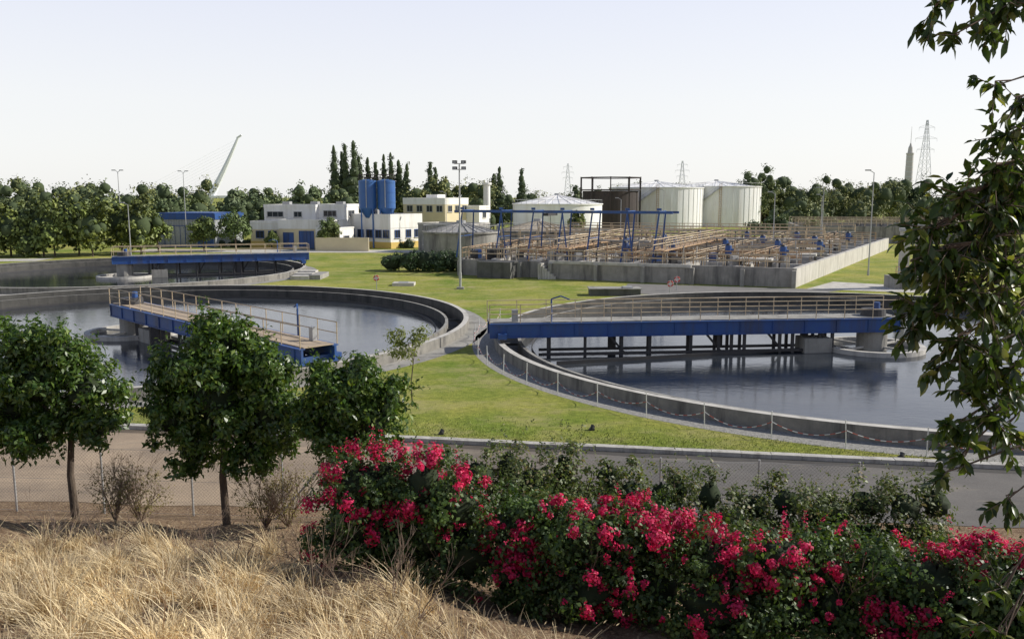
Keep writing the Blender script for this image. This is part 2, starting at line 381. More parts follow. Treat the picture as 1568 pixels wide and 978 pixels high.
for x,y in ((3.1,32.2),(-2.7,31.6),(13.5,28.6)):
    mb=MB(); mb.box((x,y,.04),(.2,.16,.08),STEELD); mb.cyl((x,y,.08),(x+.06,y+.06,.17),.07,.09,STEELD,10); mb.build('garden_spotlight')
mb=MB()
for i in range(3): mb.box((-23.0,96-i*1.6,.35-.07*i),(2.0,1.4,.7-.15*i),CONCL)
mb.box((-21.4,94.5,.25),(1.2,4.5,.5),CONC); mb.build('concrete_steps')

# ------------------------------------------------------------------ aeration basin
A=Vector((-6,98.5,0));B=Vector((28,84.5,0));C=Vector((64,146,0));D=Vector((12,158,0))
def bl(s,t,z=0): 
    p=A.lerp(B,s).lerp(D.lerp(C,s),t); p.z=z; return p
e=empty('aeration_basin'); H=1.9
mb=MB()
def wall(p,q,w,z0,z1,mat): mb.beam(Vector((p.x,p.y,(z0+z1)/2)),Vector((q.x,q.y,(z0+z1)/2)),w,z1-z0,mat)
CONCW=nmat('aeration_concrete',(.38,.35,.31),(.25,.235,.21),1,.9,.3,25,stain=((.10,.095,.09),.8))
wall(bl(0,0),bl(.30,0),.5,0,H-.1,CONCW); wall(bl(.3,0)+Vector((-.1,-.5,0)),bl(.72,0)+Vector((0,-.5,0)),.5,0,H+.05,CONCW); wall(bl(.72,0),bl(1,0),.5,0,H,CONCW)
wall(bl(1,0),bl(1,1),.5,0,H-.01,CONCL); wall(bl(0,0),bl(0,1),.5,0,H-.02,CONCW); wall(bl(0,1),bl(1,1),.5,0,H-.03,CONCW)
wall(bl(.3,0)+Vector((-.1,-.62,0)),bl(.72,0)+Vector((0,-.62,0)),.5,H-.22,H+.08,CONCL)
for s in (0,.1,.2,.3,.44,.58,.72,.86,.995):
    p=bl(s,0)-Vector((0,.65 if s<.3 or s>.72 else 1.05,0)); mb.box((p.x,p.y,H/2-.1),(.4,.5,H-.2),CONC,math.atan2(-14,34))
for t in (.08,.16,.25,.33,.42,.5,.6,.7,.8,.9):
    mb.beam(bl(0.004,t,H-.25+.001*t),bl(.996,t,H-.25+.001*t),.5 if t!=.33 else 1.6,.5,CONCL)
for s in (.12,.25,.4,.55,.7,.85):
    mb.beam(bl(s,.004,H-.22),bl(s,.996,H-.22),1.1,.46,CONCL)
mb.box(tuple(bl(.13,0,.9)-Vector((0,1.6,0))),(4,2.4,1.8),CONCD,math.atan2(-14,34))
for i in range(6): mb.box(tuple(bl(.27,0,.85-.14*i)-Vector((-.32*i,1.3,0))),(.33,1.1,1.7-.28*i),CONCL,math.atan2(-14,34))
mb.build('basin_walls',e)
mb=MB(); mb.add([bl(0,0,.9),bl(1,0,.9),bl(1,1,.9),bl(0,1,.9)],[(0,1,2,3)],nmat('aerated_water',(.05,.045,.04),(.09,.08,.07),.6,.3,.5,3)); mb.build('water',e)
mb=MB()
for k,t in enumerate((.0,.08,.16,.25,.33,.42,.5,.6,.7,.8,.9)):
    for dt in (-.007,.007): mb.rail(bl(0.02,t+dt+.008,H),bl(.98,t+dt+.008,H),RAILO if k%3==1 else RAIL,1.15,2.0,.04,2)
for k,s in enumerate((.0,.12,.25,.4,.55,.7,.85)):
    for ds in (-.012,.012): mb.rail(bl(s+ds+.013,.01,H),bl(s+ds+.013,.97,H),RAIL if k%2 else RAILO,1.15,2.2,.04,2)
for s in (.33,.62):
    mb.beam(bl(s,.02,H+1.3),bl(s,.5,H+1.3),1.2,.12,RAILO)
    for ds in (-.018,.018): mb.rail(bl(s+ds,.02,H+1.35),bl(s+ds,.5,H+1.35),RAIL,1.1,2,.045,2)
    for t in (.03,.12,.2,.3,.4,.48):
        for ds in (-.014,.014): mb.beam(bl(s+ds,t,H),bl(s+ds,t,H+1.25),.12,.12,STEELD)
for t,s0,s1 in ((.22,.02,.5),(.38,.1,.95),(.56,.0,.9),(.74,.05,.95)):
    mb.beam(bl(s0,t,H+1.6),bl(s1,t,H+1.6),1.1,.14,CONC)
    for dt in (-.005,.005): mb.rail(bl(s0,t+dt,H+1.65),bl(s1,t+dt,H+1.65),RAIL,1.1,2.2,.045,2)
    for s in np.arange(s0,s1,.06): mb.beam(bl(s,t,H-.3),bl(s,t,H+1.55),.18,.18,CONC)
for t in (.10,.2): mb.cyl(bl(.03,t,H+.6),bl(.97,t,H+.6),.22,.22,RAILO,10)
for t in (.29,.37,.46): mb.cyl(bl(.1,t,H+.9),bl(.9,t,H+.9),.2,.2,CONCL,10)
for s in np.linspace(.03,.97,34):
    for t in (.03,.05,.09,.12,.18,.24,.3,.36,.44): 
        r_=random.random()
        if r_<.45: mb.cyl(bl(s,t,H-.6),bl(s,t,H+random.uniform(.6,1.9)),.07,.07,random.choice((STEEL,RAILO,CONCL,STEELD)),6)
        elif r_<.62: mb.box(tuple(bl(s,t,H+.35)),(.8,.5,random.uniform(.5,1.4)),random.choice((STEEL,STEELD,CONCL,BLUE)),.4)
        elif r_<.72: mb.beam(bl(s,t,H+.7),bl(min(1,s+.05),t+.01,H+.7),.12,.12,random.choice((RAILO,STEEL)))
mb.build('walkways_and_pipes',e)
def mixer(p,sc=1.,parent=None):
    mb=MB(); x,y,z=p
    mb.box((x,y,z+.12),(1.5*sc,1.5*sc,.24),CONC); mb.cyl((x,y,z+.2),(x,y,z+.8*sc),.4*sc,.33*sc,STEELD,12)
    mb.cyl((x,y,z+.8*sc),(x,y,z+1.9*sc),.42*sc,.42*sc,BLUE,14); mb.cyl((x,y,z+1.9*sc),(x,y,z+2.15*sc),.36*sc,.2*sc,STEELD,14); mb.box((x+.45*sc,y-.1,z+1.3*sc),(.3,.3,.35),BLUE)
    mb.build('surface_mixer',parent)
for s,t in ((.78,.1),(.93,.1),(.62,.1),(.47,.12),(.85,.28),(.7,.28),(.97,.27),(.55,.28),(.4,.28),(.9,.46),(.75,.46),(.6,.46),(.45,.46),(.95,.65),(.8,.65),(.65,.65),(.5,.65)):
    mixer(bl(s,t,H+.1),.86,e)
for s,t in ((.9,.02),(.97,.15),(.93,.3)):
    mb=MB(); p=bl(s,t,H+.6)+Vector((0,1.5,0)); mb.box(p,(3.4,2.2,.25),CONCL,math.atan2(-14,34))
    for k in (-1.4,1.4): mb.beam(p+Vector((k,-.8,-.9)),p+Vector((k,-.8,-.13)),.2,.2,CONCD)
    mb.rail(p+Vector((-1.6,-.9,.1)),p+Vector((1.6,-1.9,.1)),RAIL,1.0,1.0,.04,2); mb.build('outlet_platform',e)
mb=MB(); u=(B-A).normalized(); w=Vector((-u.y,u.x,0))
def gp(k,o,z): p=Vector((-4.5,101,0))+u*k+w*o; p.z=z; return p
for o in (0,3.2): mb.beam(gp(-2.5,o,7.2),gp(23.5,o,7.2),.18,.24,BLUE)
for i,k in enumerate((-1.5,3.5,7.5,11,14.5,18.5,22)):
    for o,oo in ((-.6,0),(3.8,3.2)):
        mb.beam(gp(k-.5,o,H-.1),gp(k,oo,7.1),.16,.16,BLUE)
        if i%2 and o<0: mb.beam(gp(k+.9,o,H-.1),gp(k,oo,7.1),.14,.14,BLUE)
    mb.beam(gp(k,-.1,7.3),gp(k,3.3,7.3),.16,.16,BLUE); mb.box(tuple(gp(k,0,7.55)),(.45,.4,.25),BLUE)
    mb.beam(gp(k-.3,-.3,4.3),gp(k-.3,3.5,4.3),.08,.08,BLUE)
mb.box(tuple(gp(9,1.6,6.9)),(.6,3.2,.3),STEELD,math.atan2(u.y,u.x)); mb.cyl(gp(9,1.6,4.6),gp(9,1.6,6.8),.03,.03,STEELD,5); mb.build('hoist_gantry')
mb=MB()
for dx in (0,1.5): mb.cyl((38.6+dx,84,0),(38.6+dx,84,5.6+dx*.3),.5,.5,CONCL,18); mb.cyl((38.6+dx,84,5.6+dx*.3),(38.6+dx,84,5.9+dx*.3),.62,.62,STEEL,18)
mb.box((39.3,84,.6),(4,2.5,1.2),CONC); mb.rail((37.3,82.7,1.2),(41.3,82.7,1.2),RAILO,1.,1,.04); mb.build('vent_stack')
e2=empty('settling_basin'); mb=MB()
for p,q in (((56,168),(92,160)),((92,160),(100,185)),((56,168),(62,192)),((62,192),(100,185))): mb.beam((p[0],p[1],1.6),(q[0],q[1],1.6),.5,3.2,CONCW)
mb.add([(56,168,2.4),(92,160,2.4),(100,185,2.4),(62,192,2.4)],[(0,1,2,3)],CONCD); mb.build('basin_walls',e2)
mb=MB()
for f in (0,.33,.66,1): mb.rail((56+6*f,168+24*f,3.2),(92+8*f,160+25*f,3.2),RAIL,1.2,2,.05,2)
mb.build('handrails',e2)

# ------------------------------------------------------------------ round covered tanks & digesters
def roundtank(name,cx,cy,r,h,ap,wm,rm,ribs=0,rail=True,stairs=False):
    e=empty(name); mb=MB(); n=64
    vs=[(cx+r*math.cos(2*math.pi*i/n),cy+r*math.sin(2*math.pi*i/n),z) for z in (0,h) for i in range(n)]
    mb.add(vs,[(i,(i+1)%n,n+(i+1)%n,n+i) for i in range(n)],wm); mb.build('shell',e,True)
    mb=MB()
    for i in range(ribs):
        t=2*math.pi*i/ribs; mb.beam((cx+(r+.02)*math.cos(t),cy+(r+.02)*math.sin(t),0),(cx+(r+.02)*math.cos(t),cy+(r+.02)*math.sin(t),h-.02),.10,.10,wm)
    mb.ring(cx,cy,r-.05,r+.22,h-.03,h+.22,wm,n); mb.build('ribs_and_rim',e)
    mb=MB(); mb.cyl((cx,cy,h+.1),(cx,cy,ap),r,.8,rm,n); mb.cyl((cx,cy,ap),(cx,cy,ap+.5),.7,.7,STEEL,16)
    for i in range(24):
        t=2*math.pi*i/24; mb.beam((cx+r*math.cos(t),cy+r*math.sin(t),h+.16),(cx+.8*math.cos(t),cy+.8*math.sin(t),ap+.06),.12,.08,rm)
    mb.build('roof',e)
    mb=MB()
    if rail:
        for i in range(40):
            a=2*math.pi*i/40;b=2*math.pi*(i+1)/40
            p=Vector((cx+r*math.cos(a),cy+r*math.sin(a),h+.2));q=Vector((cx+r*math.cos(b),cy+r*math.sin(b),h+.2)); mb.rail(p,q,STEEL,.9,3,.03,1)
    if stairs:
        N=40
        for i in range(N):
            a=math.radians(200+i*1.6); z=h*i/N; mb.box((cx+(r+.5)*math.cos(a),cy+(r+.5)*math.sin(a),z+.2),(.9,.5,.08),STEEL,a)
        for z0 in (0,1):
            p=None
            for i in range(0,N+1,2):
                a=math.radians(200+i*1.6); q=Vector((cx+(r+.95)*math.cos(a),cy+(r+.95)*math.sin(a),h*i/N+.2+z0))
                if p: mb.beam(p,q,.04,.06,STEEL)
                p=q
        a=math.radians(262)
        for k in (-.3,.3): mb.beam((cx+(r+.3)*math.cos(a)+k,cy+(r+.3)*math.sin(a),0),(cx+(r+.3)*math.cos(a)+k,cy+(r+.3)*math.sin(a),h+1),.10,.10,RAILO)
        for z in np.arange(.3,h+1,.5): mb.box((cx+(r+.3)*math.cos(a),cy+(r+.3)*math.sin(a),z),(.6,.06,.06),RAILO)
    if mb.v: mb.build('rails_and_stairs',e)
    return e
roundtank('digester_tank',42.2,252,13.4,11.2,13.1,TANKW,TANKW,44,True,True)
roundtank('digester_tank',62,262,13.2,11.6,13.4,TANKW,TANKW,44,True,True)
roundtank('sludge_tank',10.8,205,10.6,7.0,9.1,TANKW,TANKW,0,True)
roundtank('thickener_tank',-7.6,128,5.6,3.6,4.9,CONC,nmat('grp_cover',(.38,.37,.35),(.28,.27,.26),.6,.8,stain=((.2,.19,.17),.7)),0,True)
roundtank('thickener_tank',4.2,138,6.6,3.4,4.9,CONC,nmat('grp_cover_tan',(.42,.36,.28),(.34,.30,.24),.6,.8),0,True)
mb=MB(); cx,cy,r=26.5,232,8.3
mb.cyl((cx,cy,0),(cx,cy,10.3),r-.8,r-.8,RUST,40)
for i in range(10):
    a=2*math.pi*i/10+.2;b=2*math.pi*(i+1)/10+.2;p=Vector((cx+r*math.cos(a),cy+r*math.sin(a),0));q=Vector((cx+r*math.cos(b),cy+r*math.sin(b),0));z=Vector((0,0,1))
    mb.beam(p,p+z*14.0,.26,.26,RUST)
    for h in (10.6,13.8): mb.beam(p+z*h,q+z*h,.22,.26,RUST)
mb.build('gas_holder')

# ------------------------------------------------------------------ buildings
class Bld:
    def __init__(s,name,cx,cy,r): s.e=empty(name); s.c=(cx,cy); s.r=r; s.parts={}
    def W(s,x,y): c,q=math.cos(s.r),math.sin(s.r); return s.c[0]+x*c-y*q, s.c[1]+x*q+y*c
    def g(s,p):
        if p not in s.parts: s.parts[p]=MB()
        return s.parts[p]
    def block(s,x0,x1,y0,y1,z0,z1,mat,part='walls'):
        X,Y=s.W((x0+x1)/2,(y0+y1)/2); s.g(part).box((X,Y,(z0+z1)/2),(x1-x0,y1-y0,z1-z0),mat,s.r)
    def slab(s,x0,x1,y0,y1,z,mat=WHITE,par=.5):
        s.block(x0+.2,x1-.2,y0+.2,y1-.2,z,z+.06,CONC,'roof')
        for a in ((x0-.06,x1+.06,y0-.06,y0+.18),(x0-.06,x1+.06,y1-.18,y1+.06),(x0-.06,x0+.18,y0+.19,y1-.19),(x1-.18,x1+.06,y0+.19,y1-.19)):
            s.block(*a,z-.02,z+par,mat,'parapet')
    def win(s,face,a,b,z0,z1,fixed,fm=STEEL,gm=GLASS,part='windows',mull=0):
        t=.09
        def blk(a0,a1,zz0,zz1,o0,o1,m):
            if face=='f': s.block(a0,a1,fixed-o1,fixed-o0,zz0,zz1,m,part)
            else: s.block(fixed+o0,fixed+o1,a0,a1,zz0,zz1,m,part)
        blk(a+t,b-t,z0+t,z1-t,.0,.02,gm)
        blk(a,b,z0,z0+t,0,.1,fm);blk(a,b,z1-t,z1,0,.1,fm);blk(a,a+t,z0+t,z1-t,0,.1,fm);blk(b-t,b,z0+t,z1-t,0,.1,fm)
        for i in range(mull):
            m=a+(b-a)*(i+1)/(mull+1); blk(m-.03,m+.03,z0+t,z1-t,.02,.08,fm)
        if part=='windows': blk(a-.1,b+.1,z0-.1,z0-.002,0,.18,CONCL)
    def done(s):
        for k,m in s.parts.items(): m.build(k,s.e)
b=Bld('white_office_building',-37,152,math.radians(-14))
b.block(-8,-2,-4.0,5,0,4.2,CREAM); b.slab(-8,-2,-4.0,5,4.2); b.block(-8.06,-2.06,-4.07,-4.0,3.2,4.15,WHITE,'band')
b.block(-1.99,8,-5,4,0,4.6,CREAM); b.block(-2.05,8.06,-5.06,4.06,3.4,4.75,WHITE); b.slab(-2,8,-5,4,4.75,par=.25)
b.block(-7,3,-1,6,4.3,7.0,WHITE); b.slab(-7,3,-1,6,7.0)
b.block(3.01,8,0,6,4.8,7.1,WHITE,'walls'); b.slab(3.2,8,0,6,7.1)
b.block(-8.05,-3,-4.06,-4.0,0,1.2,YEL,'plinth')
for x in (-7,-4.6): b.win('f',x,x+1.6,1.7,3.0,-4.0,BLUE,mull=1)
b.win('f',-1.2,.8,.02,2.8,-5,BLUE,BLUE,'doors',1); b.win('f',1.8,4.6,.02,3.1,-5,BLUE,BLUE,'doors',3); b.win('f',5.4,7.4,1.6,2.9,-5,STEEL,mull=1)
b.win('f',-6.4,-3.2,5.3,6.3,-1,STEEL,mull=2); b.win('f',-1.2,.4,5.3,6.3,-1,STEEL,mull=1)
for y in (-3.6,0,): b.win('r',y,y+1.8,1.6,2.9,8,STEEL,mull=1)
b.win('f',4,6.5,5.4,6.5,0,STEEL,mull=2); b.win('r',1.5,4,5.4,6.5,8,STEEL,mull=1)
for x,y in ((-5,2),(0,3),(5,3)): b.block(x,x+1.4,y,y+1,7.1,8.0,STEEL,'roof_units')
b.done()
b=Bld('white_control_building',-22.5,153,math.radians(-36))
b.block(-6,5,-4,4,0,4.0,WHITE); b.block(-6.06,5.06,-4.06,4.06,3.5,5.6,WHITE,'fascia'); b.slab(-6,5,-4,4,5.6,par=.3)
for x in (-5.2,-3,-.8,1.4,3.2): b.win('f',x,x+1.5,1.8,3.2,-4,BLUE,mull=1)
for y in (-3,-.2,2.0): b.win('r',y,y+1.3,1.8,3.2,5,BLUE,mull=1)
b.block(5.0,5.07,-4,4,0,1.1,YEL,'plinth_r'); b.block(-6,5,-4.07,-4.0,0,1.1,YEL,'plinth'); b.block(-3,0,-2,1,5.7,6.6,STEEL,'roof_units'); b.done()
b=Bld('white_two_storey_building',-16.5,188,math.radians(-30))
b.block(-6,5,-4,5,0,8.0,CREAM); b.slab(-6,5,-4,5,8.0,par=.6); b.block(-6.05,5.05,-4.05,5.05,7.2,8.1,WHITE,'band')
for x in (-5,-2.4,.2,2.8): b.win('f',x,x+1.6,5.6,7.0,-4,STEEL,mull=1)
for y in (-3,-.2,2.6): b.win('r',y,y+1.6,5.6,7.0,5,STEEL,mull=1)
b.block(-2,1,-1,2,8.05,9.3,WHITE,'stair_head'); b.done()
b=Bld('small_white_building',-9,192,math.radians(-20)); b.block(-3,3,-3,3,0,6.4,WHITE); b.slab(-3,3,-3,3,6.4); b.win('f',-2,0,4.2,5.5,-3,STEEL,mull=1); b.win('r',-1,1,4.2,5.5,3,STEEL,mull=1); b.done()
b=Bld('blue_workshop',-56.8,156,math.radians(-8))
b.block(-5.5,5.5,-5,6,0,5.2,nmat('grey_cladding',(.34,.35,.36),(.28,.29,.30),1,.7)); b.block(-5.65,5.65,-5.15,6.15,4.9,5.9,BLUE,'fascia'); b.block(-5.3,5.3,-4.8,5.8,5.92,6.05,BLUE,'roof')
for i in range(22): b.block(-5.4+i*.5,-5.3+i*.5,-5.05,-4.99,0,4.9,STEEL,'cladding_ribs')
b.win('f',2.2,5.2,.02,3.6,-5.06,BLUE,BLUE,'doors',3); b.win('f',-4,0,.02,3.8,-5.06,BLUE,STEEL,'doors',3); b.done()
b=Bld('pump_house',-30.2,146,math.radians(-25)); b.block(-2.5,2.5,-2,2,0,3.6,WHITE); b.slab(-2.5,2.5,-2,2,3.6,par=.2); b.win('f',-1.2,.4,.02,2.3,-2,BLUE,BLUE,'doors',1); b.win('r',-1,.6,1.4,2.4,2.5,STEEL); b.done()
b=Bld('grit_building',-9.5,140,math.radians(-30)); b.block(-5,5,-3,3,0,4.4,CONC); b.slab(-5,5,-3,3,4.4,CONCL,.3); b.win('f',-4,-2,1.2,2.6,-3,STEEL); b.win('f',-1,1.6,.02,2.8,-3,STEEL,STEELD,'doors',1); b.win('f',2.5,4,1.2,2.6,-3,STEEL); b.done()
mb=MB(); mb.box((-28,141,1.1),(9,.25,2.2),CREAM,math.radians(-6)); mb.build('boundary_wall')
e=empty('lime_silos')
for cx in (-25.1,-21.85):
    mb=MB(); cy=150.
    mb.cyl((cx,cy,6.9),(cx,cy,11.6),1.55,1.55,BLUEB,32); mb.cyl((cx,cy,11.6),(cx,cy,11.85),1.55,.5,BLUEB,32); mb.cyl((cx,cy,5.2),(cx,cy,6.9),.4,1.55,BLUEB,32)
    for z in (7.9,9.6,11.2): mb.cyl((cx,cy,z),(cx,cy,z+.08),1.59,1.59,BLUEB,32)
    for k in range(4):
        a=math.pi/4+k*math.pi/2; mb.beam((cx+1.4*math.cos(a),cy+1.4*math.sin(a),0),(cx+1.4*math.cos(a),cy+1.4*math.sin(a),7.2),.22,.22,BLUEB)
    for k in range(12):
        a=2*math.pi*k/12;bb=2*math.pi*(k+1)/12; mb.rail((cx+1.5*math.cos(a),cy+1.5*math.sin(a),11.65),(cx+1.5*math.cos(bb),cy+1.5*math.sin(bb),11.65),RUST,1.0,2,.05,2)
    mb.beam((cx,cy-1.65,7),(cx,cy-1.65,12),.12,.1,STEEL); mb.build('silo',e)
mb=MB(); mb.cyl((-6.0,205,0),(-6.0,205,11.6),.85,.8,WHITE,20); mb.cyl((-6,205,11.6),(-6,205,12.1),1.15,1.15,WHITE,20); mb.build('white_vent_tower')

# ------------------------------------------------------------------ lamps, masts
mb=MB(); x,y=-5.05,83
mb.cyl((x,y,0),(x,y,12.0),.12,.06,STEEL,12); mb.box((x,y,.1),(.7,.7,.2),CONC); mb.beam((x-.5,y,11.5),(x+.5,y,11.5),.06,.06,STEELD); mb.beam((x-.5,y,12.05),(x+.5,y,12.05),.06,.06,STEELD)
for dx,dz in ((-.42,12.2),(.42,12.2),(-.42,11.62),(.42,11.62)):
    mb.box((x+dx,y-.15,dz),(.42,.3,.3),STEELD,random.uniform(-.3,.3)); mb.box((x+dx,y-.32,dz-.03),(.34,.02,.22),STEEL)
mb.cyl((x,y,1.0),(x,y,1.6),.15,.15,STEEL,10); mb.build('floodlight_mast')
def lamp(x,y,h,arm=1.2,two=False):
    mb=MB(); mb.cyl((x,y,0),(x,y,h),.09,.05,STEEL,8)
    for k in ((-1,1) if two else (-1,)):
        mb.beam((x,y,h-.05),(x+k*arm,y,h+.25),.06,.06,STEEL); mb.box((x+k*(arm+.2),y,h+.26),(.6,.26,.14),STEEL)
    mb.cyl((x,y,0),(x,y,.6),.14,.14,STEEL,8); mb.build('street_lamp')
lamp(-54,121,7.8,.6); lamp(-61.5,135,12.7,.4,True); lamp(-57,150,13,.4,True); lamp(36,118,9.3,.5); lamp(54,150,9,.5); lamp(40.8,97.5,11.6,.5); lamp(47,130,10,.6); lamp(-11.5,150,9.5,.6)
lamp(-85,138,11,.5,True); lamp(19,150,8.4,.5); lamp(30,170,10,.5)
def mast(name,x,y,h,w,t=.22):
    mb=MB()
    def hw(z): return w/2*(1-z/h)*.8+.35
    zs=np.linspace(0,h,13)
    for i in range(12):
        a,b_=zs[i],zs[i+1]
        for sx,sy,tx,ty in ((-1,-1,1,-1),(1,-1,1,1),(1,1,-1,1),(-1,1,-1,-1)):
            p=(x+sx*hw(a),y+sy*hw(a),a);q=(x+sx*hw(b_),y+sy*hw(b_),b_);r=(x+tx*hw(b_),y+ty*hw(b_),b_);p2=(x+tx*hw(a),y+ty*hw(a),a)
            mb.beam(p,q,t*1.3,t*1.3,FARS); mb.beam(p,r,t*.7,t*.7,FARS); mb.beam(p2,q,t*.7,t*.7,FARS)
    for f,aw in ((.68,.5),(.8,.62),(.92,.45)):
        z=h*f
        for k in (-1,1):
            mb.beam((x,y,z),(x+k*w*aw,y,z),t,t,FARS); mb.beam((x,y,z+h*.035),(x+k*w*aw,y,z),t*.8,t*.8,FARS); mb.beam((x+k*w*aw,y,z),(x+k*w*aw,y,z-1.8),t*.6,t*.6,FARS)
    mb.build(name)
mast('electricity_pylon',238,500,52,10,.13); mast('electricity_pylon',118,600,33,8,.12); mast('electricity_pylon',40,620,32,7,.12)
mb=MB(); x,y=321,700
mb.cyl((x,y,0),(x,y,42),3.3,2.7,FART,20); mb.cyl((x,y,42),(x,y,43.2),3.0,3.0,FART,20); mb.cyl((x,y,43.2),(x,y,48),2.0,1.5,FART,16); mb.cyl((x,y,48),(x,y,51),1.2,.4,FART,12); mb.cyl((x,y,51),(x,y,64),.22,.1,FART,6)
for i in range(10): mb.cyl((x,y,4+i*4),(x,y,4.5+i*4),3.4-.06*i,3.4-.06*i,FARS,20)
mb.build('slender_tower')
e=empty('cable_stayed_bridge'); mb=MB(); base=Vector((-319,900,0)); top=Vector((-283,900,69)); dirv=(top-base)
pr=None
for i in range(9):
    f=i/8; p=base+dirv*f; p.x+= 1.2*math.sin(math.pi*f); r=3.3*(1-f)+1.2
    if pr: mb.cyl(pr[0],p,pr[1],r,FAR,8)
    pr=(p,r)
mb.beam(pr[0]-Vector((1.5,0,1)),pr[0]+Vector((3.5,0,2.2)),2.0,1.6,FAR); mb.build('leaning_pylon',e)
mb=MB()
for i in range(13):
    f=.25+.72*i/12; p=base+dirv*f; mb.cyl(p,(-329-5.4*i*1.1,900,9),.045,.045,FAR,4,False)
mb.build('stay_cables',e); mb=MB(); mb.beam((-460,900,8),(-250,900,8),8,2.5,FAR); mb.build('deck',e)

# ------------------------------------------------------------------ vegetation
L_BG=leafmat('leaf_background',(.08,.12,.03),(.21,.26,.065),0,.6,.12,hue=.035)
L_BGF=leafmat('leaf_background_haze',(.11,.15,.06),(.23,.27,.11),0,.7,.12,hue=.03)  # distance haze put into the paler leaf colours
L_BG2=leafmat('leaf_background_conifer',(.06,.085,.045),(.12,.155,.075),0,.6,.15)
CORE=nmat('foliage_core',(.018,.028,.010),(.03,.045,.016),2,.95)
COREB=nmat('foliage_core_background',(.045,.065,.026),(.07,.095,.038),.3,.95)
L_OR=leafmat('leaf_orange_tree',(.035,.08,.016),(.125,.20,.034),.32,.35,1.6,third=(.20,.27,.055))
L_HEDGE=leafmat('leaf_hedge',(.03,.06,.017),(.07,.12,.035),0,.5,.8)
L_BOU=leafmat('leaf_bougainvillea',(.032,.068,.018),(.11,.175,.038),.3,.5,1.5)
L_BACK=leafmat('leaf_shrub_olive',(.055,.085,.028),(.20,.24,.075),.3,.5,.8,third=(.27,.22,.12))
BRACT=leafmat('bract_crimson',(.52,.010,.075),(.86,.04,.19),.35,.6,2.5,tint=(1.1,.5,.8))
L_FG=leafmat('leaf_overhanging_tree',(.032,.06,.013),(.105,.15,.03),.38,.35,3,third=(.22,.23,.06))
STRAW=leafmat('dry_grass_straw',(.56,.43,.25),(.90,.77,.54),.25,.7,.9,third=(.28,.17,.09),tint=(1.1,1.02,.85))

def bgtrees(name,specs,leaf,mats):
    parts=[]
    for (x,y,h,r,kind) in specs:
        if kind=='c':
            bl_=[]; nb=9
            for i in range(nb):
                f=i/(nb-1); rr=r*(1-.86*f)*rng.uniform(.85,1.12)+.25; bl_.append((x+rng.uniform(-.2,.2)*rr,y,h*(.18+.78*f),rr,rr,h*.085))
            V,F,_=foliage(bl_,90,1300,r*.27,.55,.30,.6,.6,outer=1.08)
        else:
            bl_=[(x,y,h*.5,r*.85,r*.85,h*.36)]
            for i in range(7):
                a=rng.uniform(0,6.28); q=rng.uniform(.3,1.0)*r; rr=r*rng.uniform(.3,.6); bl_.append((x+q*math.cos(a),y+q*math.sin(a),h*rng.uniform(.12,.92),rr,rr,rr*1.0))
            V,F,_=foliage(bl_,60,leaf,r*.28,.56,.40,.75,.3,outer=1.2)
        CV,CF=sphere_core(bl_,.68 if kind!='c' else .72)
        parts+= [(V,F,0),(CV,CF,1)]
        b0=max(.1,r*.04); T=MB(); T.cyl((x,y,0),(x,y,h*.4),b0*1.4,b0,BARK,6,False); parts.append((np.array(T.v),np.array(T.f),2))
    V,F,M=join(parts); npmesh(name,V,F,mats,M)
def hv(a,b): return rng.uniform(a,b)*rng.choice([.85,1,1,1.12])
sp=[]
for i in range(24):
    x=-118+i*2.6; sp.append((x+rng.uniform(-1,1),127+max(0,(x+70))*.45+rng.uniform(-2,4),hv(7.4,10),rng.uniform(2.3,3.3),'d'))
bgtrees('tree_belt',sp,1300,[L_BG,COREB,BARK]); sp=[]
for i in range(36):
    x=-155+i*3.6; sp.append((x,172+rng.uniform(-6,14),hv(9.,11.4),rng.uniform(3,4.4),'d'))
for i in range(34):
    x=-190+i*5.5; sp.append((x,225+rng.uniform(-10,14),hv(9.6,13.),rng.uniform(3.6,5),'d'))
bgtrees('tree_belt',sp,1000,[L_BGF,COREB,BARK])
sp=[]
for i in range(15): sp.append((-14+i*5,282+rng.uniform(-5,8),hv(11,14),rng.uniform(3.4,5),'d'))
for i in range(42):
    x=66+i*4.5; sp.append((x,272+rng.uniform(-12,16),hv(12.8,15.5),rng.uniform(4,6),'d'))
for i in range(26):
    x=70+i*6.2; sp.append((x,222+rng.uniform(-12,8),hv(7.5,10.8),rng.uniform(3.5,5),'d'))
for i in range(10): sp.append((58+i*5,200+rng.uniform(-4,4),rng.uniform(2.5,4.5),rng.uniform(2,3),'d'))
sp.append((71,258,18.5,5,'d')); sp.append((76,262,17,4,'d'))
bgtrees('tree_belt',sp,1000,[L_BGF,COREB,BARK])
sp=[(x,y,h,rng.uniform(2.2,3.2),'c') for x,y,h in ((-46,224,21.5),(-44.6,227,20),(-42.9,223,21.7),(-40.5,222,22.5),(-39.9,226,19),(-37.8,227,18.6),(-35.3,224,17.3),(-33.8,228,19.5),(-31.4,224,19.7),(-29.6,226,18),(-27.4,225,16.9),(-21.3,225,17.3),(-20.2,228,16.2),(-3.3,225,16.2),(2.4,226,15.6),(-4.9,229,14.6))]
bgtrees('conifer_stand',sp,1000,[L_BG2,COREB,BARK])

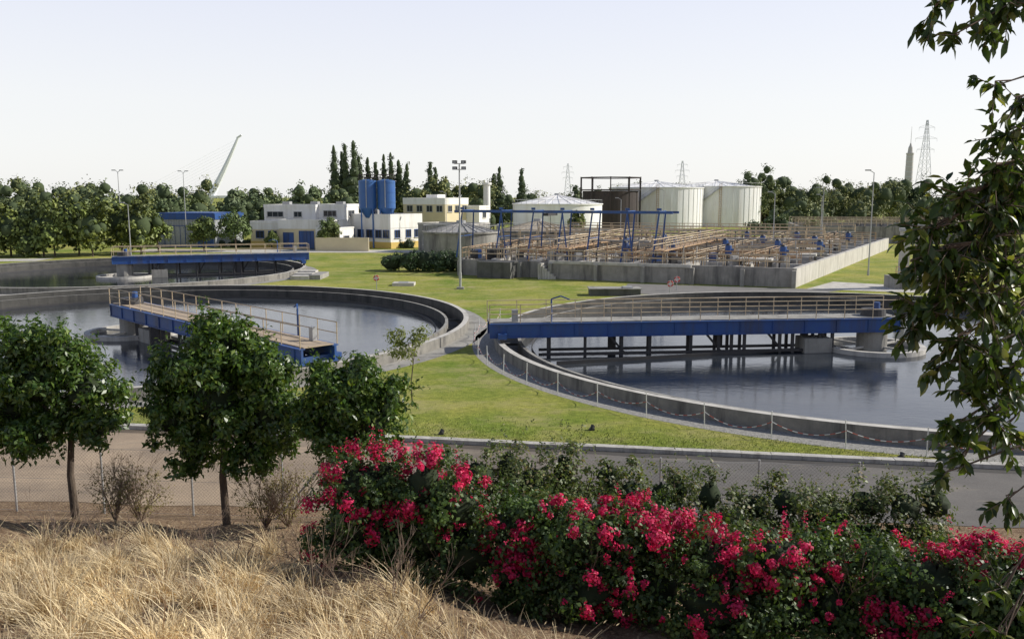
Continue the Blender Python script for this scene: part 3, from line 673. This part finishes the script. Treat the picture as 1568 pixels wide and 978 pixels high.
def trunkmesh(path,r0,r1,mat,parent,name='trunk',branches=()):
    mb=MB()
    def seg(path,r0,r1,n=8):
        for i in range(len(path)-1):
            f0=i/(len(path)-1);f1=(i+1)/(len(path)-1); mb.cyl(path[i],path[i+1],r0+(r1-r0)*f0,r0+(r1-r0)*f1,mat,n,False)
    seg(path,r0,r1)
    for b_,a,c in branches: seg(b_,a,c,6)
    return mb.build(name,parent,True)
def tree(name,x,y,blobs,nclump,nleaf,cr,L,W,leafm,r=.09,core=.45,lean=0,sh=0,outer=1.2):
    z=g1(x,y); e=empty(name); cx=np.mean([b[0] for b in blobs]);cy=np.mean([b[1] for b in blobs]);cz=np.mean([b[2] for b in blobs])
    path=[(x,y,z-.1),(x-.05+lean*.3,y,z+.35*(cz-z)),(x+.07+lean*.6,y,z+.7*(cz-z)),(cx,cy,cz)]
    br=[]
    for b_ in blobs: 
        s=Vector(path[2]); t=Vector(b_[:3])+Vector((0,0,b_[5]*.4)); m=s.lerp(t,.5)+Vector((rng.uniform(-.1,.1),rng.uniform(-.1,.1),-.12)); br.append(((s,m,t),r*.6,r*.15))
    trunkmesh(path,r*1.25,r*.6,BARK,e,'trunk',br)
    V,F,cc=foliage(blobs,nclump,nleaf,cr,L,W,outer=outer); parts=[(V,F,0)]
    if sh: S_=shoots(blobs,sh,.6,14,L*.9,W,.2); parts.append((S_[0],S_[1],0))
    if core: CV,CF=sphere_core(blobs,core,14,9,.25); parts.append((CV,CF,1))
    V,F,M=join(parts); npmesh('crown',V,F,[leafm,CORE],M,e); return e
def zs(bl_,z0,z1,sc): return [(b[0],b[1],z1+(b[2]-z0)*sc,b[3],b[4],b[5]*sc) for b in bl_]
tree('orange_tree',-11.6,21.7,zs([(-12.2,21.7,3.7,1.1,1.1,1.0),(-10.9,21.4,3.5,.85,.9,.75),(-13.1,21.8,3.1,1.0,1.0,.8),(-12.6,21.9,4.5,.75,.8,.65),(-10.7,21.5,2.75,.6,.7,.5),(-12.2,21.3,2.6,.75,.9,.5),(-11.5,21.6,4.35,.6,.6,.5),(-13.5,21.7,4.0,.6,.6,.6)],1.9,2.15,1.17),300,22000,.27,.16,.07,L_OR,sh=90)
tree('orange_tree',-7.2,20.6,zs([(-7.3,20.6,3.4,1.15,1.2,1.05),(-8.5,20.7,3.0,.7,.8,.7),(-6.0,20.5,3.1,.85,.9,.8),(-7.0,20.7,4.3,.85,.9,.6),(-8.0,20.5,2.3,.55,.7,.45),(-6.0,20.3,4.0,.55,.7,.45),(-8.2,20.6,3.95,.6,.7,.5),(-6.4,20.3,2.3,.5,.7,.4),(-7.4,20.5,4.75,.45,.5,.4),(-6.7,20.5,4.6,.4,.4,.4)],1.7,2.05,1.2),360,28000,.26,.16,.07,L_OR,sh=120)
tree('orange_tree',-3.7,19.6,zs([(-3.9,19.6,3.6,.8,.8,.65),(-3.2,19.5,3.1,.65,.8,.6),(-4.5,19.7,3.1,.6,.7,.55),(-3.5,19.6,4.1,.45,.6,.45),(-2.8,19.4,3.7,.4,.5,.4),(-4.2,19.6,2.6,.55,.7,.45),(-4.4,19.6,4.0,.4,.5,.4)],2.1,2.75,1.02),210,15000,.25,.15,.065,L_OR,.07,sh=80)
tree('sapling',-4.3,36,[(-4.5,36,2.5,.6,.6,.5),(-4.0,36,3.0,.4,.5,.4),(-4.9,36,3.1,.35,.4,.3)],30,800,.28,.2,.07,leafmat('leaf_sapling',(.14,.18,.04),(.26,.28,.08),.4,.5,1),r=.025,core=0)
def yard(x,y,h,r):
    tree('yard_tree',x,y,[(x,y,h*.62,r*.9,r,h*.27),(x-r*.45,y,h*.48,r*.6,r*.7,h*.2),(x+r*.5,y,h*.55,r*.55,r*.65,h*.2),(x+r*.1,y,h*.82,r*.5,r*.6,h*.16)],60,3500,r*.28,.36,.22,L_BG,.12)
for x,y,h,r in ((-57.5,139,6.0,2.3),(-50.8,141,6.0,2.3),(-45.5,141,7.0,2.4),(-30.5,143,5.6,1.8),(12.8,170,6.4,1.7),(88,190,7,4),(63,180,4,2),(-41,146,3,1)): yard(x,y,h,r)
def shrubrow(name,blobs,nc,nl,cr,L,W,m,core=.8):
    V,F,cc=foliage(blobs,nc,nl,cr,L,W,.8); CV,CF=sphere_core(blobs,core); V,F,M=join([(V,F,0),(CV,CF,1)]); return npmesh(name,V,F,[m,CORE],M)
shrubrow('clipped_hedge',[(-14.6,104,1.0,1.6,1.6,1.1)]+[(x,103,1.2,1.6,1.7,1.35) for x in (-12.2,-10.4,-8.6,-7.4)],140,7000,.45,.22,.14,L_HEDGE)
shrubrow('round_shrub',[(-29,116,.5,1.0,1,.75)],20,700,.3,.2,.12,L_HEDGE)
shrubrow('low_shrubs',[(x,147-.1*x,.6,1.3,1,.9) for x in (-52,-49,-47,-20,-18,-40,-15)],60,3000,.4,.25,.16,L_HEDGE)

def hedgeblobs(path,w,dens=1.0,jit=.25,zj=.25):
    bl_=[]
    for i in range(len(path)-1):
        a,b_=path[i],path[i+1]; L=math.hypot(b_[0]-a[0],b_[1]-a[1]); n=max(1,int(L/.6*dens))
        for k in range(n):
            f=(k+rng.uniform(0,.6))/n; x=a[0]+(b_[0]-a[0])*f; y=a[1]+(b_[1]-a[1])*f+rng.uniform(-jit,jit); zt=a[2]+(b_[2]-a[2])*f+rng.uniform(-zj,zj*.3)
            z0=g1(x,y); hz=(zt-z0); ww=w*rng.uniform(.7,1.0)
            bl_.append((x,y,z0+hz*.32,ww,ww,hz*.36)); bl_.append((x+rng.uniform(-.2,.2),y+rng.uniform(-.2,.2),z0+hz*rng.uniform(.6,.75),ww*.8,ww*.8,hz*.27))
    return bl_
bp=[(-2.75,13.9,4.9),(-1.5,13.6,5.12),(-.9,13.2,4.7),(.5,12.9,4.5),(2.1,12.5,4.3),(3.9,12.1,4.3),(5.3,11.7,4.35),(6.9,11.3,4.4),(9.5,10.8,4.5)]
bb=hedgeblobs(bp,.95,1.2,.3)
e=empty('bougainvillea_hedge')
V,F,cc=foliage(bb,1500,90000,.24,.08,.052,.6,.3,outer=1.15); S_=shoots(bb,320,.6,22,.07,.045,.5)
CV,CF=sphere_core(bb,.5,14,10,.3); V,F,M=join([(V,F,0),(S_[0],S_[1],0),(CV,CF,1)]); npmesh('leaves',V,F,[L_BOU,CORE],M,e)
Bb=np.array(bb); n=5600; bi=rng.integers(0,len(Bb),n); d=rnd(n); cc=Bb[bi,:3]+d*Bb[bi,3:]*rng.uniform(.92,1.22,(n,1))
pat=.8*np.sin(cc[:,0]*2.6+1.)*np.sin(cc[:,1]*3.1+cc[:,2]*1.7)+.5*np.sin(cc[:,2]*4.3+cc[:,0]*1.3)+.4*d[:,2]-.25*(d[:,1]>.4)+rng.normal(0,.62,n)
keep=(pat>.72)&((d[:,1]<.6)|(d[:,2]>.3)); cc=cc[keep]; dc=d[keep]; nc=len(cc)
nb=54000; sz=rng.uniform(.03,.12,nc)*rng.choice([.6,1,1.35],nc); pw=sz**1.5; li=rng.choice(nc,nb,p=pw/pw.sum()); dl=rnd(nb)
P=cc[li]+dl*sz[li][:,None]*rng.uniform(0,1.3,(nb,1))**.7; N=unit(dl+dc[li]*.6+rnd(nb)*.5); D=unit(np.cross(N,rnd(nb))); s=rng.uniform(.7,1.2,nb)
V1,F1=leafgeo(P,D,N,.05*s,.042*s,.2); S_=shoots(bb,130,.6,30,.05,.04,.5); V,F,M=join([(V1,F1,0),(S_[0],S_[1],0)]); npmesh('bracts',V,F,[BRACT],None,e)
def twigs(pts,n,mat,name,parent,r=.008,L=.7,up=.6,lv=3):
    mb=MB()
    def rec(p,d,l,rr,k):
        q=p+d*l; mb.cyl(p,q,rr,rr*.65,mat,4,False)
        if k>0:
            for _ in range(random.choice((2,3))):
                nd=(d+Vector((random.uniform(-1,1),random.uniform(-1,1),random.uniform(-.4,.7)))*.55).normalized(); rec(q,nd,l*random.uniform(.55,.85),rr*.6,k-1)
    for p in pts:
        for _ in range(n):
            d=Vector((random.uniform(-1,1),random.uniform(-1,1),up+random.random())).normalized(); rec(Vector(p),d,L*random.uniform(.6,1.2),r,lv)
    return mb.build(name,parent)
st=[(b_[0]+rng.uniform(-.4,.4),b_[1]-.1,g1(b_[0],b_[1])) for b_ in bb[::6]]
twigs(st,3,TWIG,'stems',e,.014,.6,1.8,3)
sp=[(-1.6,17.7,3.6),(-.3,17.6,3.95),(1.6,17.5,3.85),(3.0,17.4,3.6),(4.5,17.2,3.35),(6,17.1,3.2),(7.4,17,3.2),(9.0,16.9,3.3)]
e=empty('shrub_row'); sb=hedgeblobs(sp,.85,1.2)+hedgeblobs([(a,b_-1.3,c-.6) for a,b_,c in sp],.8,.9)
V,F,cc=foliage(sb,900,56000,.26,.095,.05,.6,.1,outer=1.2); S_=shoots(sb,420,.65,18,.085,.04,.9)
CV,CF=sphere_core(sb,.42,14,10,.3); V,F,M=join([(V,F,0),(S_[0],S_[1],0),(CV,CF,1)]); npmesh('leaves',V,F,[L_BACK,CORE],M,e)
twigs([(b_[0],b_[1],b_[2]+b_[5]*.3) for b_ in sb[::4]],3,TWIG,'dry_twigs',e,.010,.38,1.2,2)
for x,y in ((-10.2,21.0),(-6.1,20.2),(-9.7,21.3),(-5.6,20.4)):
    e=empty('bare_shrub'); z=g1(x,y); twigs([(x,y,z)],18,TWIG,'twigs',e,.016,.6,1.1,3)
    V,F,_=foliage([(x,y,z+.9,.8,.7,.7)],40,900,.3,.07,.03); npmesh('dry_leaves',V,F,[leafmat('leaf_dry',(.16,.13,.05),(.28,.24,.10),.3)],None,e)
twigs([(x,y,g1(x,y)) for x,y in ((-3.0,12.2),(-2.3,11.6),(-7.5,15.2),(-8.9,15.8),(-1.6,10.8),(-5.5,14.5),(-10.5,15.5),(-1.2,9.6),(-4.6,13.2),(-3.8,14.6),(-6.5,16.2),(-9.6,16.8))],6,TWIG,'dead_brush',None,.010,.42,.5,3)

def ok(x,y):
    lim=15.6+.5*np.sin(x*1.3)+.3*np.sin(x*3.7)
    edge=np.where(x<-3.4, lim-np.clip(x+7,0,4)*.65, 12.8-(x+3.4)*1.1)
    return edge-y
nt_=1500; tx=rng.uniform(-13,1.8,nt_); ty=rng.uniform(5,18.,nt_); m=ok(tx,ty); keep=(m>rng.uniform(-1.3,1.6,nt_)); tx=tx[keep];ty=ty[keep]
nbl=76000; th=rng.uniform(.4,1.35,len(tx)); pw=th**1.5; li=rng.choice(len(tx),nbl,p=pw/pw.sum()); a=rng.uniform(0,2*np.pi,nbl); q=np.abs(rng.normal(0,.11,nbl))*(1+.8*(rng.random(nbl)<.3))
bx=tx[li]+q*np.cos(a);by=ty[li]+q*np.sin(a); Lb=rng.uniform(.18,.58,nbl)*rng.choice([.6,1,1.15],nbl)*th[li]; Lb=np.maximum(Lb,.1)
base=np.stack([bx,by,gz(bx,by)-.02],-1); lean=rng.uniform(0,6.28,len(tx)); ta=a+rng.normal(0,.7,nbl); bend=np.stack([np.cos(ta)-.2+.35*np.cos(lean[li]),np.sin(ta)-.1+.35*np.sin(lean[li]),np.zeros(nbl)],-1)*rng.uniform(.2,1.2,(nbl,1))
side=unit(np.stack([-np.sin(ta+rng.normal(0,1,nbl)),np.cos(ta),np.zeros(nbl)],-1)); up=np.array([0,0,1.]); w0=rng.uniform(.003,.008,(nbl,1))
rows=[]
for t,w in ((0,1),(.35,.9),(.7,.65),(1,.12)):
    c=base+up*(Lb[:,None]*t*(1-.28*t))+bend*(Lb[:,None]*t*t*.8); rows+= [c-side*w0*w,c+side*w0*w]
V=np.stack(rows,1).reshape(-1,3); i0=np.arange(nbl)[:,None]*8
F=np.concatenate([i0+np.array([[0,1,3,2]]),i0+np.array([[2,3,5,4]]),i0+np.array([[4,5,7,6]])],0)
tip=base+up*(Lb[:,None]*.72)+bend*(Lb[:,None]*.8); sel=rng.random(nbl)<.2
SV,SF=leafgeo(tip[sel]-up*.03,unit(bend[sel]+up*.5),rnd(sel.sum()),.06,.014)
V,F,M=join([(V,F,0),(SV,SF,0)]); npmesh('dry_grass',V,F,[STRAW],M)
nl=14000; lx=rng.uniform(-14,9,nl); ly=rng.uniform(7,22,nl); LV,LF=leafgeo(np.stack([lx,ly,gz(lx,ly)+.012],-1),unit(np.stack([rng.normal(size=nl),rng.normal(size=nl),.1*rng.normal(size=nl)],-1)),unit(np.array([[0,0,1.]])+.35*rnd(nl)),.10*rng.uniform(.4,1.3,nl),.04)
npmesh('leaf_litter',LV,LF,[leafmat('leaf_litter',(.12,.07,.035),(.45,.33,.2),.0)],None)
n=16000; gx=rng.uniform(-20,24,n); gy=np.array([yk(v) for v in gx])+.2+np.abs(rng.normal(0,1.6,n)); d_=np.minimum(np.hypot(gx-CR[0],gy-CR[1])-CR[2]-1.3,np.hypot(gx-CL[0],gy-CL[1])-CL[2]-1.3); k=d_>0; gx=gx[k];gy=gy[k];n=len(gx)
GV,GF=leafgeo(np.stack([gx,gy,np.zeros(n)],-1),unit(rnd(n)*.5+np.array([0,0,1.])),rnd(n),rng.uniform(.04,.10,n),.025); npmesh('lawn_tufts',GV,GF,[leafmat('lawn_blade',(.18,.24,.05),(.38,.39,.12),0,.7,.5)])

# chain-link fence
e=empty('chain_link_fence'); mb=MB()
def fy(x): return y0(x)-.75
fx=np.arange(-22,11,2.6)
for x in fx:
    z=g1(x,fy(x)); mb.cyl((x,fy(x),z-.1),(x,fy(x),z+2.0),.03,.03,STEEL,8)
x=-5.2; z=g1(x,fy(x)); mb.cyl((x,fy(x),z+1.6),(x-1.4,fy(x)-.1,z),.03,.03,STEEL,8)
mb.build('posts',e); mb=MB()
for i in range(len(fx)-1):
    a=Vector((fx[i],fy(fx[i]),g1(fx[i],fy(fx[i]))));b_=Vector((fx[i+1],fy(fx[i+1]),g1(fx[i+1],fy(fx[i+1])))); z=Vector((0,0,1))
    for h in (.05,1.0,1.9): mb.cyl(a+z*h,b_+z*h,.004,.004,STEEL,4,False)
    n=26; L=2.6; k=-19
    while k<n:
        for sgn in (1,-1):
            x0,x1=k*.1,k*.1+1.9
            c0,c1=max(0,x0),min(L,x1)
            if c1>c0:
                h0,h1=c0-x0,c1-x0
                if sgn<0: h0,h1=1.9-h0,1.9-h1
                mb.beam(a.lerp(b_,c0/L)+z*h0,a.lerp(b_,c1/L)+z*h1,.0025,.0025,STEELD)
        k+=1
mb.build('wire_mesh',e)

# overhanging tree, right foreground
e=empty('overhanging_tree'); tx,ty=4.5,5.6; tz=g1(tx,ty)
cl=[(2.38,5.0,10.05,.16,55),(2.62,5.0,10.15,.2,110),(2.85,5.1,10.1,.22,130),(3.05,5.1,10.2,.25,130),(2.50,5.0,9.9,.12,30),
(2.75,5.0,9.62,.14,34),(2.95,5.1,9.55,.16,60),(2.85,5.0,9.35,.17,85),(3.0,5.1,9.2,.22,170),(2.78,5.0,9.15,.2,150),(2.62,5.0,9.0,.2,150),(2.9,5.1,8.95,.25,240),(3.05,5.2,8.9,.28,240),
(2.46,5.0,8.82,.18,130),(2.55,5.0,8.68,.22,200),(2.75,5.1,8.75,.25,270),(2.95,5.1,8.6,.28,280),(2.36,5.0,8.62,.12,60),(2.6,5.0,8.45,.22,200),(2.8,5.0,8.4,.25,260),(3.0,5.1,8.3,.25,220),
(2.46,5.0,8.33,.16,120),(2.38,5.0,8.22,.12,60),(2.66,5.0,8.15,.18,130),(2.85,5.0,8.05,.2,180),(3.05,5.1,7.95,.22,170),(2.78,5.0,7.85,.16,100),(2.88,5.0,7.7,.18,130),(2.68,5.0,7.62,.13,70),(3.0,5.1,7.55,.17,90),(2.72,5.0,7.45,.12,60),(2.64,5.0,7.34,.08,26),(2.56,5.0,8.0,.1,40),
(3.15,5.2,7.1,.14,40),(3.1,5.1,6.55,.18,70),(3.05,5.0,6.3,.18,80),(3.0,5.0,6.1,.15,60)]
mains=[((4.3,5.5,10.6)),((4.2,5.4,9.8)),((4.1,5.4,9.3)),((4.0,5.3,8.8)),((3.9,5.3,8.2)),((3.9,5.3,7.4))]
mb=MB(); path=[(tx,ty,tz-.2),(tx-.05,ty,7),(tx+.05,ty-.05,8.6),(tx-.1,ty-.1,10),(tx,ty,11.8)]
for i in range(4): mb.cyl(path[i],path[i+1],.2-.035*i,.165-.035*i,BARK,12,False)
Ps=[];Ds=[];Ns=[];Ls=[]
for (x,y,z,r,n) in cl:
    o=min(mains,key=lambda q:abs(q[2]-(z+.35))); o=Vector(o); mb.cyl((tx,ty,o.z+.1),o,.04,.03,BARK,8,False)
    c=Vector((x,y,z)); m=o.lerp(c,.55)+Vector((0,0,.12)); mb.cyl(o,m,.016,.010,BARK,6,False); mb.cyl(m,c,.010,.004,BARK,5,False)
    nt2=max(2,n//12)
    for k in range(nt2):
        d=Vector(rng.normal(size=3)); d.normalize(); d=(d+Vector((-.35,0,-.35))).normalized()
        s=c-d*r*.2; t=c+d*r*1.25; mb.cyl(m.lerp(c,rng.uniform(.6,1)),s,.005,.003,TWIG,4,False); mb.cyl(s,t,.004,.002,TWIG,4,False)
        nn=n//nt2
        for j in range(nn):
            f=(j+rng.uniform(0,1))/nn; p=s.lerp(t,f); ld=Vector(rng.normal(size=3))*.6+d*.7+Vector((0,0,-.55)); ld.normalize()
            Ps.append(p);Ds.append(ld);nv=Vector(rng.normal(size=3))*.6+Vector((0,0,.8)); nv.normalize(); Ns.append(nv);Ls.append(rng.uniform(.06,.115))
mb.build('trunk_and_branches',e,True)
Ps=np.array(Ps);Ds=np.array(Ds);Ns=np.array(Ns);Ls=np.array(Ls)[:,None]
S=unit(np.cross(Ds,Ns));N2=np.cross(S,Ds); W=Ls*.40
rows=[Ps]
for f,w,dz in ((.28,.42,.0),(.6,.45,-.03),):
    c=Ps+Ds*Ls*f+N2*Ls*dz; rows+=[c+S*W*w+N2*W*.15,c,c-S*W*w+N2*W*.15]
rows.append(Ps+Ds*Ls-N2*Ls*.14); V=np.stack(rows,1).reshape(-1,3); i0=np.arange(len(Ps))[:,None]*8
tri=[(0,1,2),(0,2,3),(4,7,5),(5,7,6)]; quad=[(1,4,5,2),(2,5,6,3)]
Ft=np.concatenate([i0+np.array([t]) for t in tri]+[i0+np.array([(q[0],q[1],q[2])]) for q in quad]+[i0+np.array([(q[0],q[2],q[3])]) for q in quad],0)
npmesh('leaves',V,Ft,[L_FG],None,e)

# ------------------------------------------------------------------ light, world, camera
w=bpy.data.worlds.new('World'); scene.world=w; w.use_nodes=True; nt=w.node_tree; bg=nt.nodes['Background']
sk=nt.nodes.new('ShaderNodeTexSky'); sk.sky_type='NISHITA'; sk.sun_disc=False; sk.sun_elevation=SUN_EL; sk.sun_rotation=SUN_AZ
sk.air_density=1.0; sk.dust_density=1.0; sk.ozone_density=1.0; sk.altitude=0
hs=nt.nodes.new('ShaderNodeHueSaturation'); hs.inputs['Saturation'].default_value=.6; nt.links.new(sk.outputs[0],hs.inputs['Color'])
tc=nt.nodes.new('ShaderNodeTexCoord'); sx=nt.nodes.new('ShaderNodeSeparateXYZ'); nt.links.new(tc.outputs['Generated'],sx.inputs[0])
cr_=nt.nodes.new('ShaderNodeValToRGB'); el=cr_.color_ramp.elements
el[0].position=0; el[0].color=(.94,.94,.93,1); el[1].position=1; el[1].color=(.05,.09,.20,1)
for p,c in ((.10,(.92,.925,.94)),(.24,(.80,.83,.96)),(.42,(.22,.29,.46)),(.6,(.11,.16,.30))):
    q=el.new(p); q.color=c4(c)
nt.links.new(sx.outputs[2],cr_.inputs[0])
vm=nt.nodes.new('ShaderNodeVectorMath'); vm.operation='SCALE'; vm.inputs['Scale'].default_value=8.8; nt.links.new(cr_.outputs[0],vm.inputs[0])
mx=nt.nodes.new('ShaderNodeMix'); mx.data_type='RGBA'; mx.inputs[0].default_value=.78; nt.links.new(hs.outputs[0],mx.inputs[6]); nt.links.new(vm.outputs[0],mx.inputs[7])
nt.links.new(mx.outputs[2],bg.inputs[0]); bg.inputs[1].default_value=.125
sd=Vector((math.sin(SUN_AZ)*math.cos(SUN_EL),math.cos(SUN_AZ)*math.cos(SUN_EL),math.sin(SUN_EL)))
l=bpy.data.lights.new('sun','SUN'); l.energy=5.0; l.angle=math.radians(.5); l.color=(1,.955,.88); so=link(bpy.data.objects.new('sun',l)); so.rotation_euler=(-sd).to_track_quat('-Z','Y').to_euler()
cd=bpy.data.cameras.new('camera'); cam=link(bpy.data.objects.new('camera',cd)); cam.location=(0,0,9); cam.rotation_euler=(math.radians(90-8.23),0,0)
cd.lens=30.0; cd.sensor_width=36; cd.clip_end=6000; cd.clip_start=.1; scene.camera=cam
scene.view_settings.view_transform='Standard'; scene.view_settings.look='None'; scene.view_settings.exposure=0
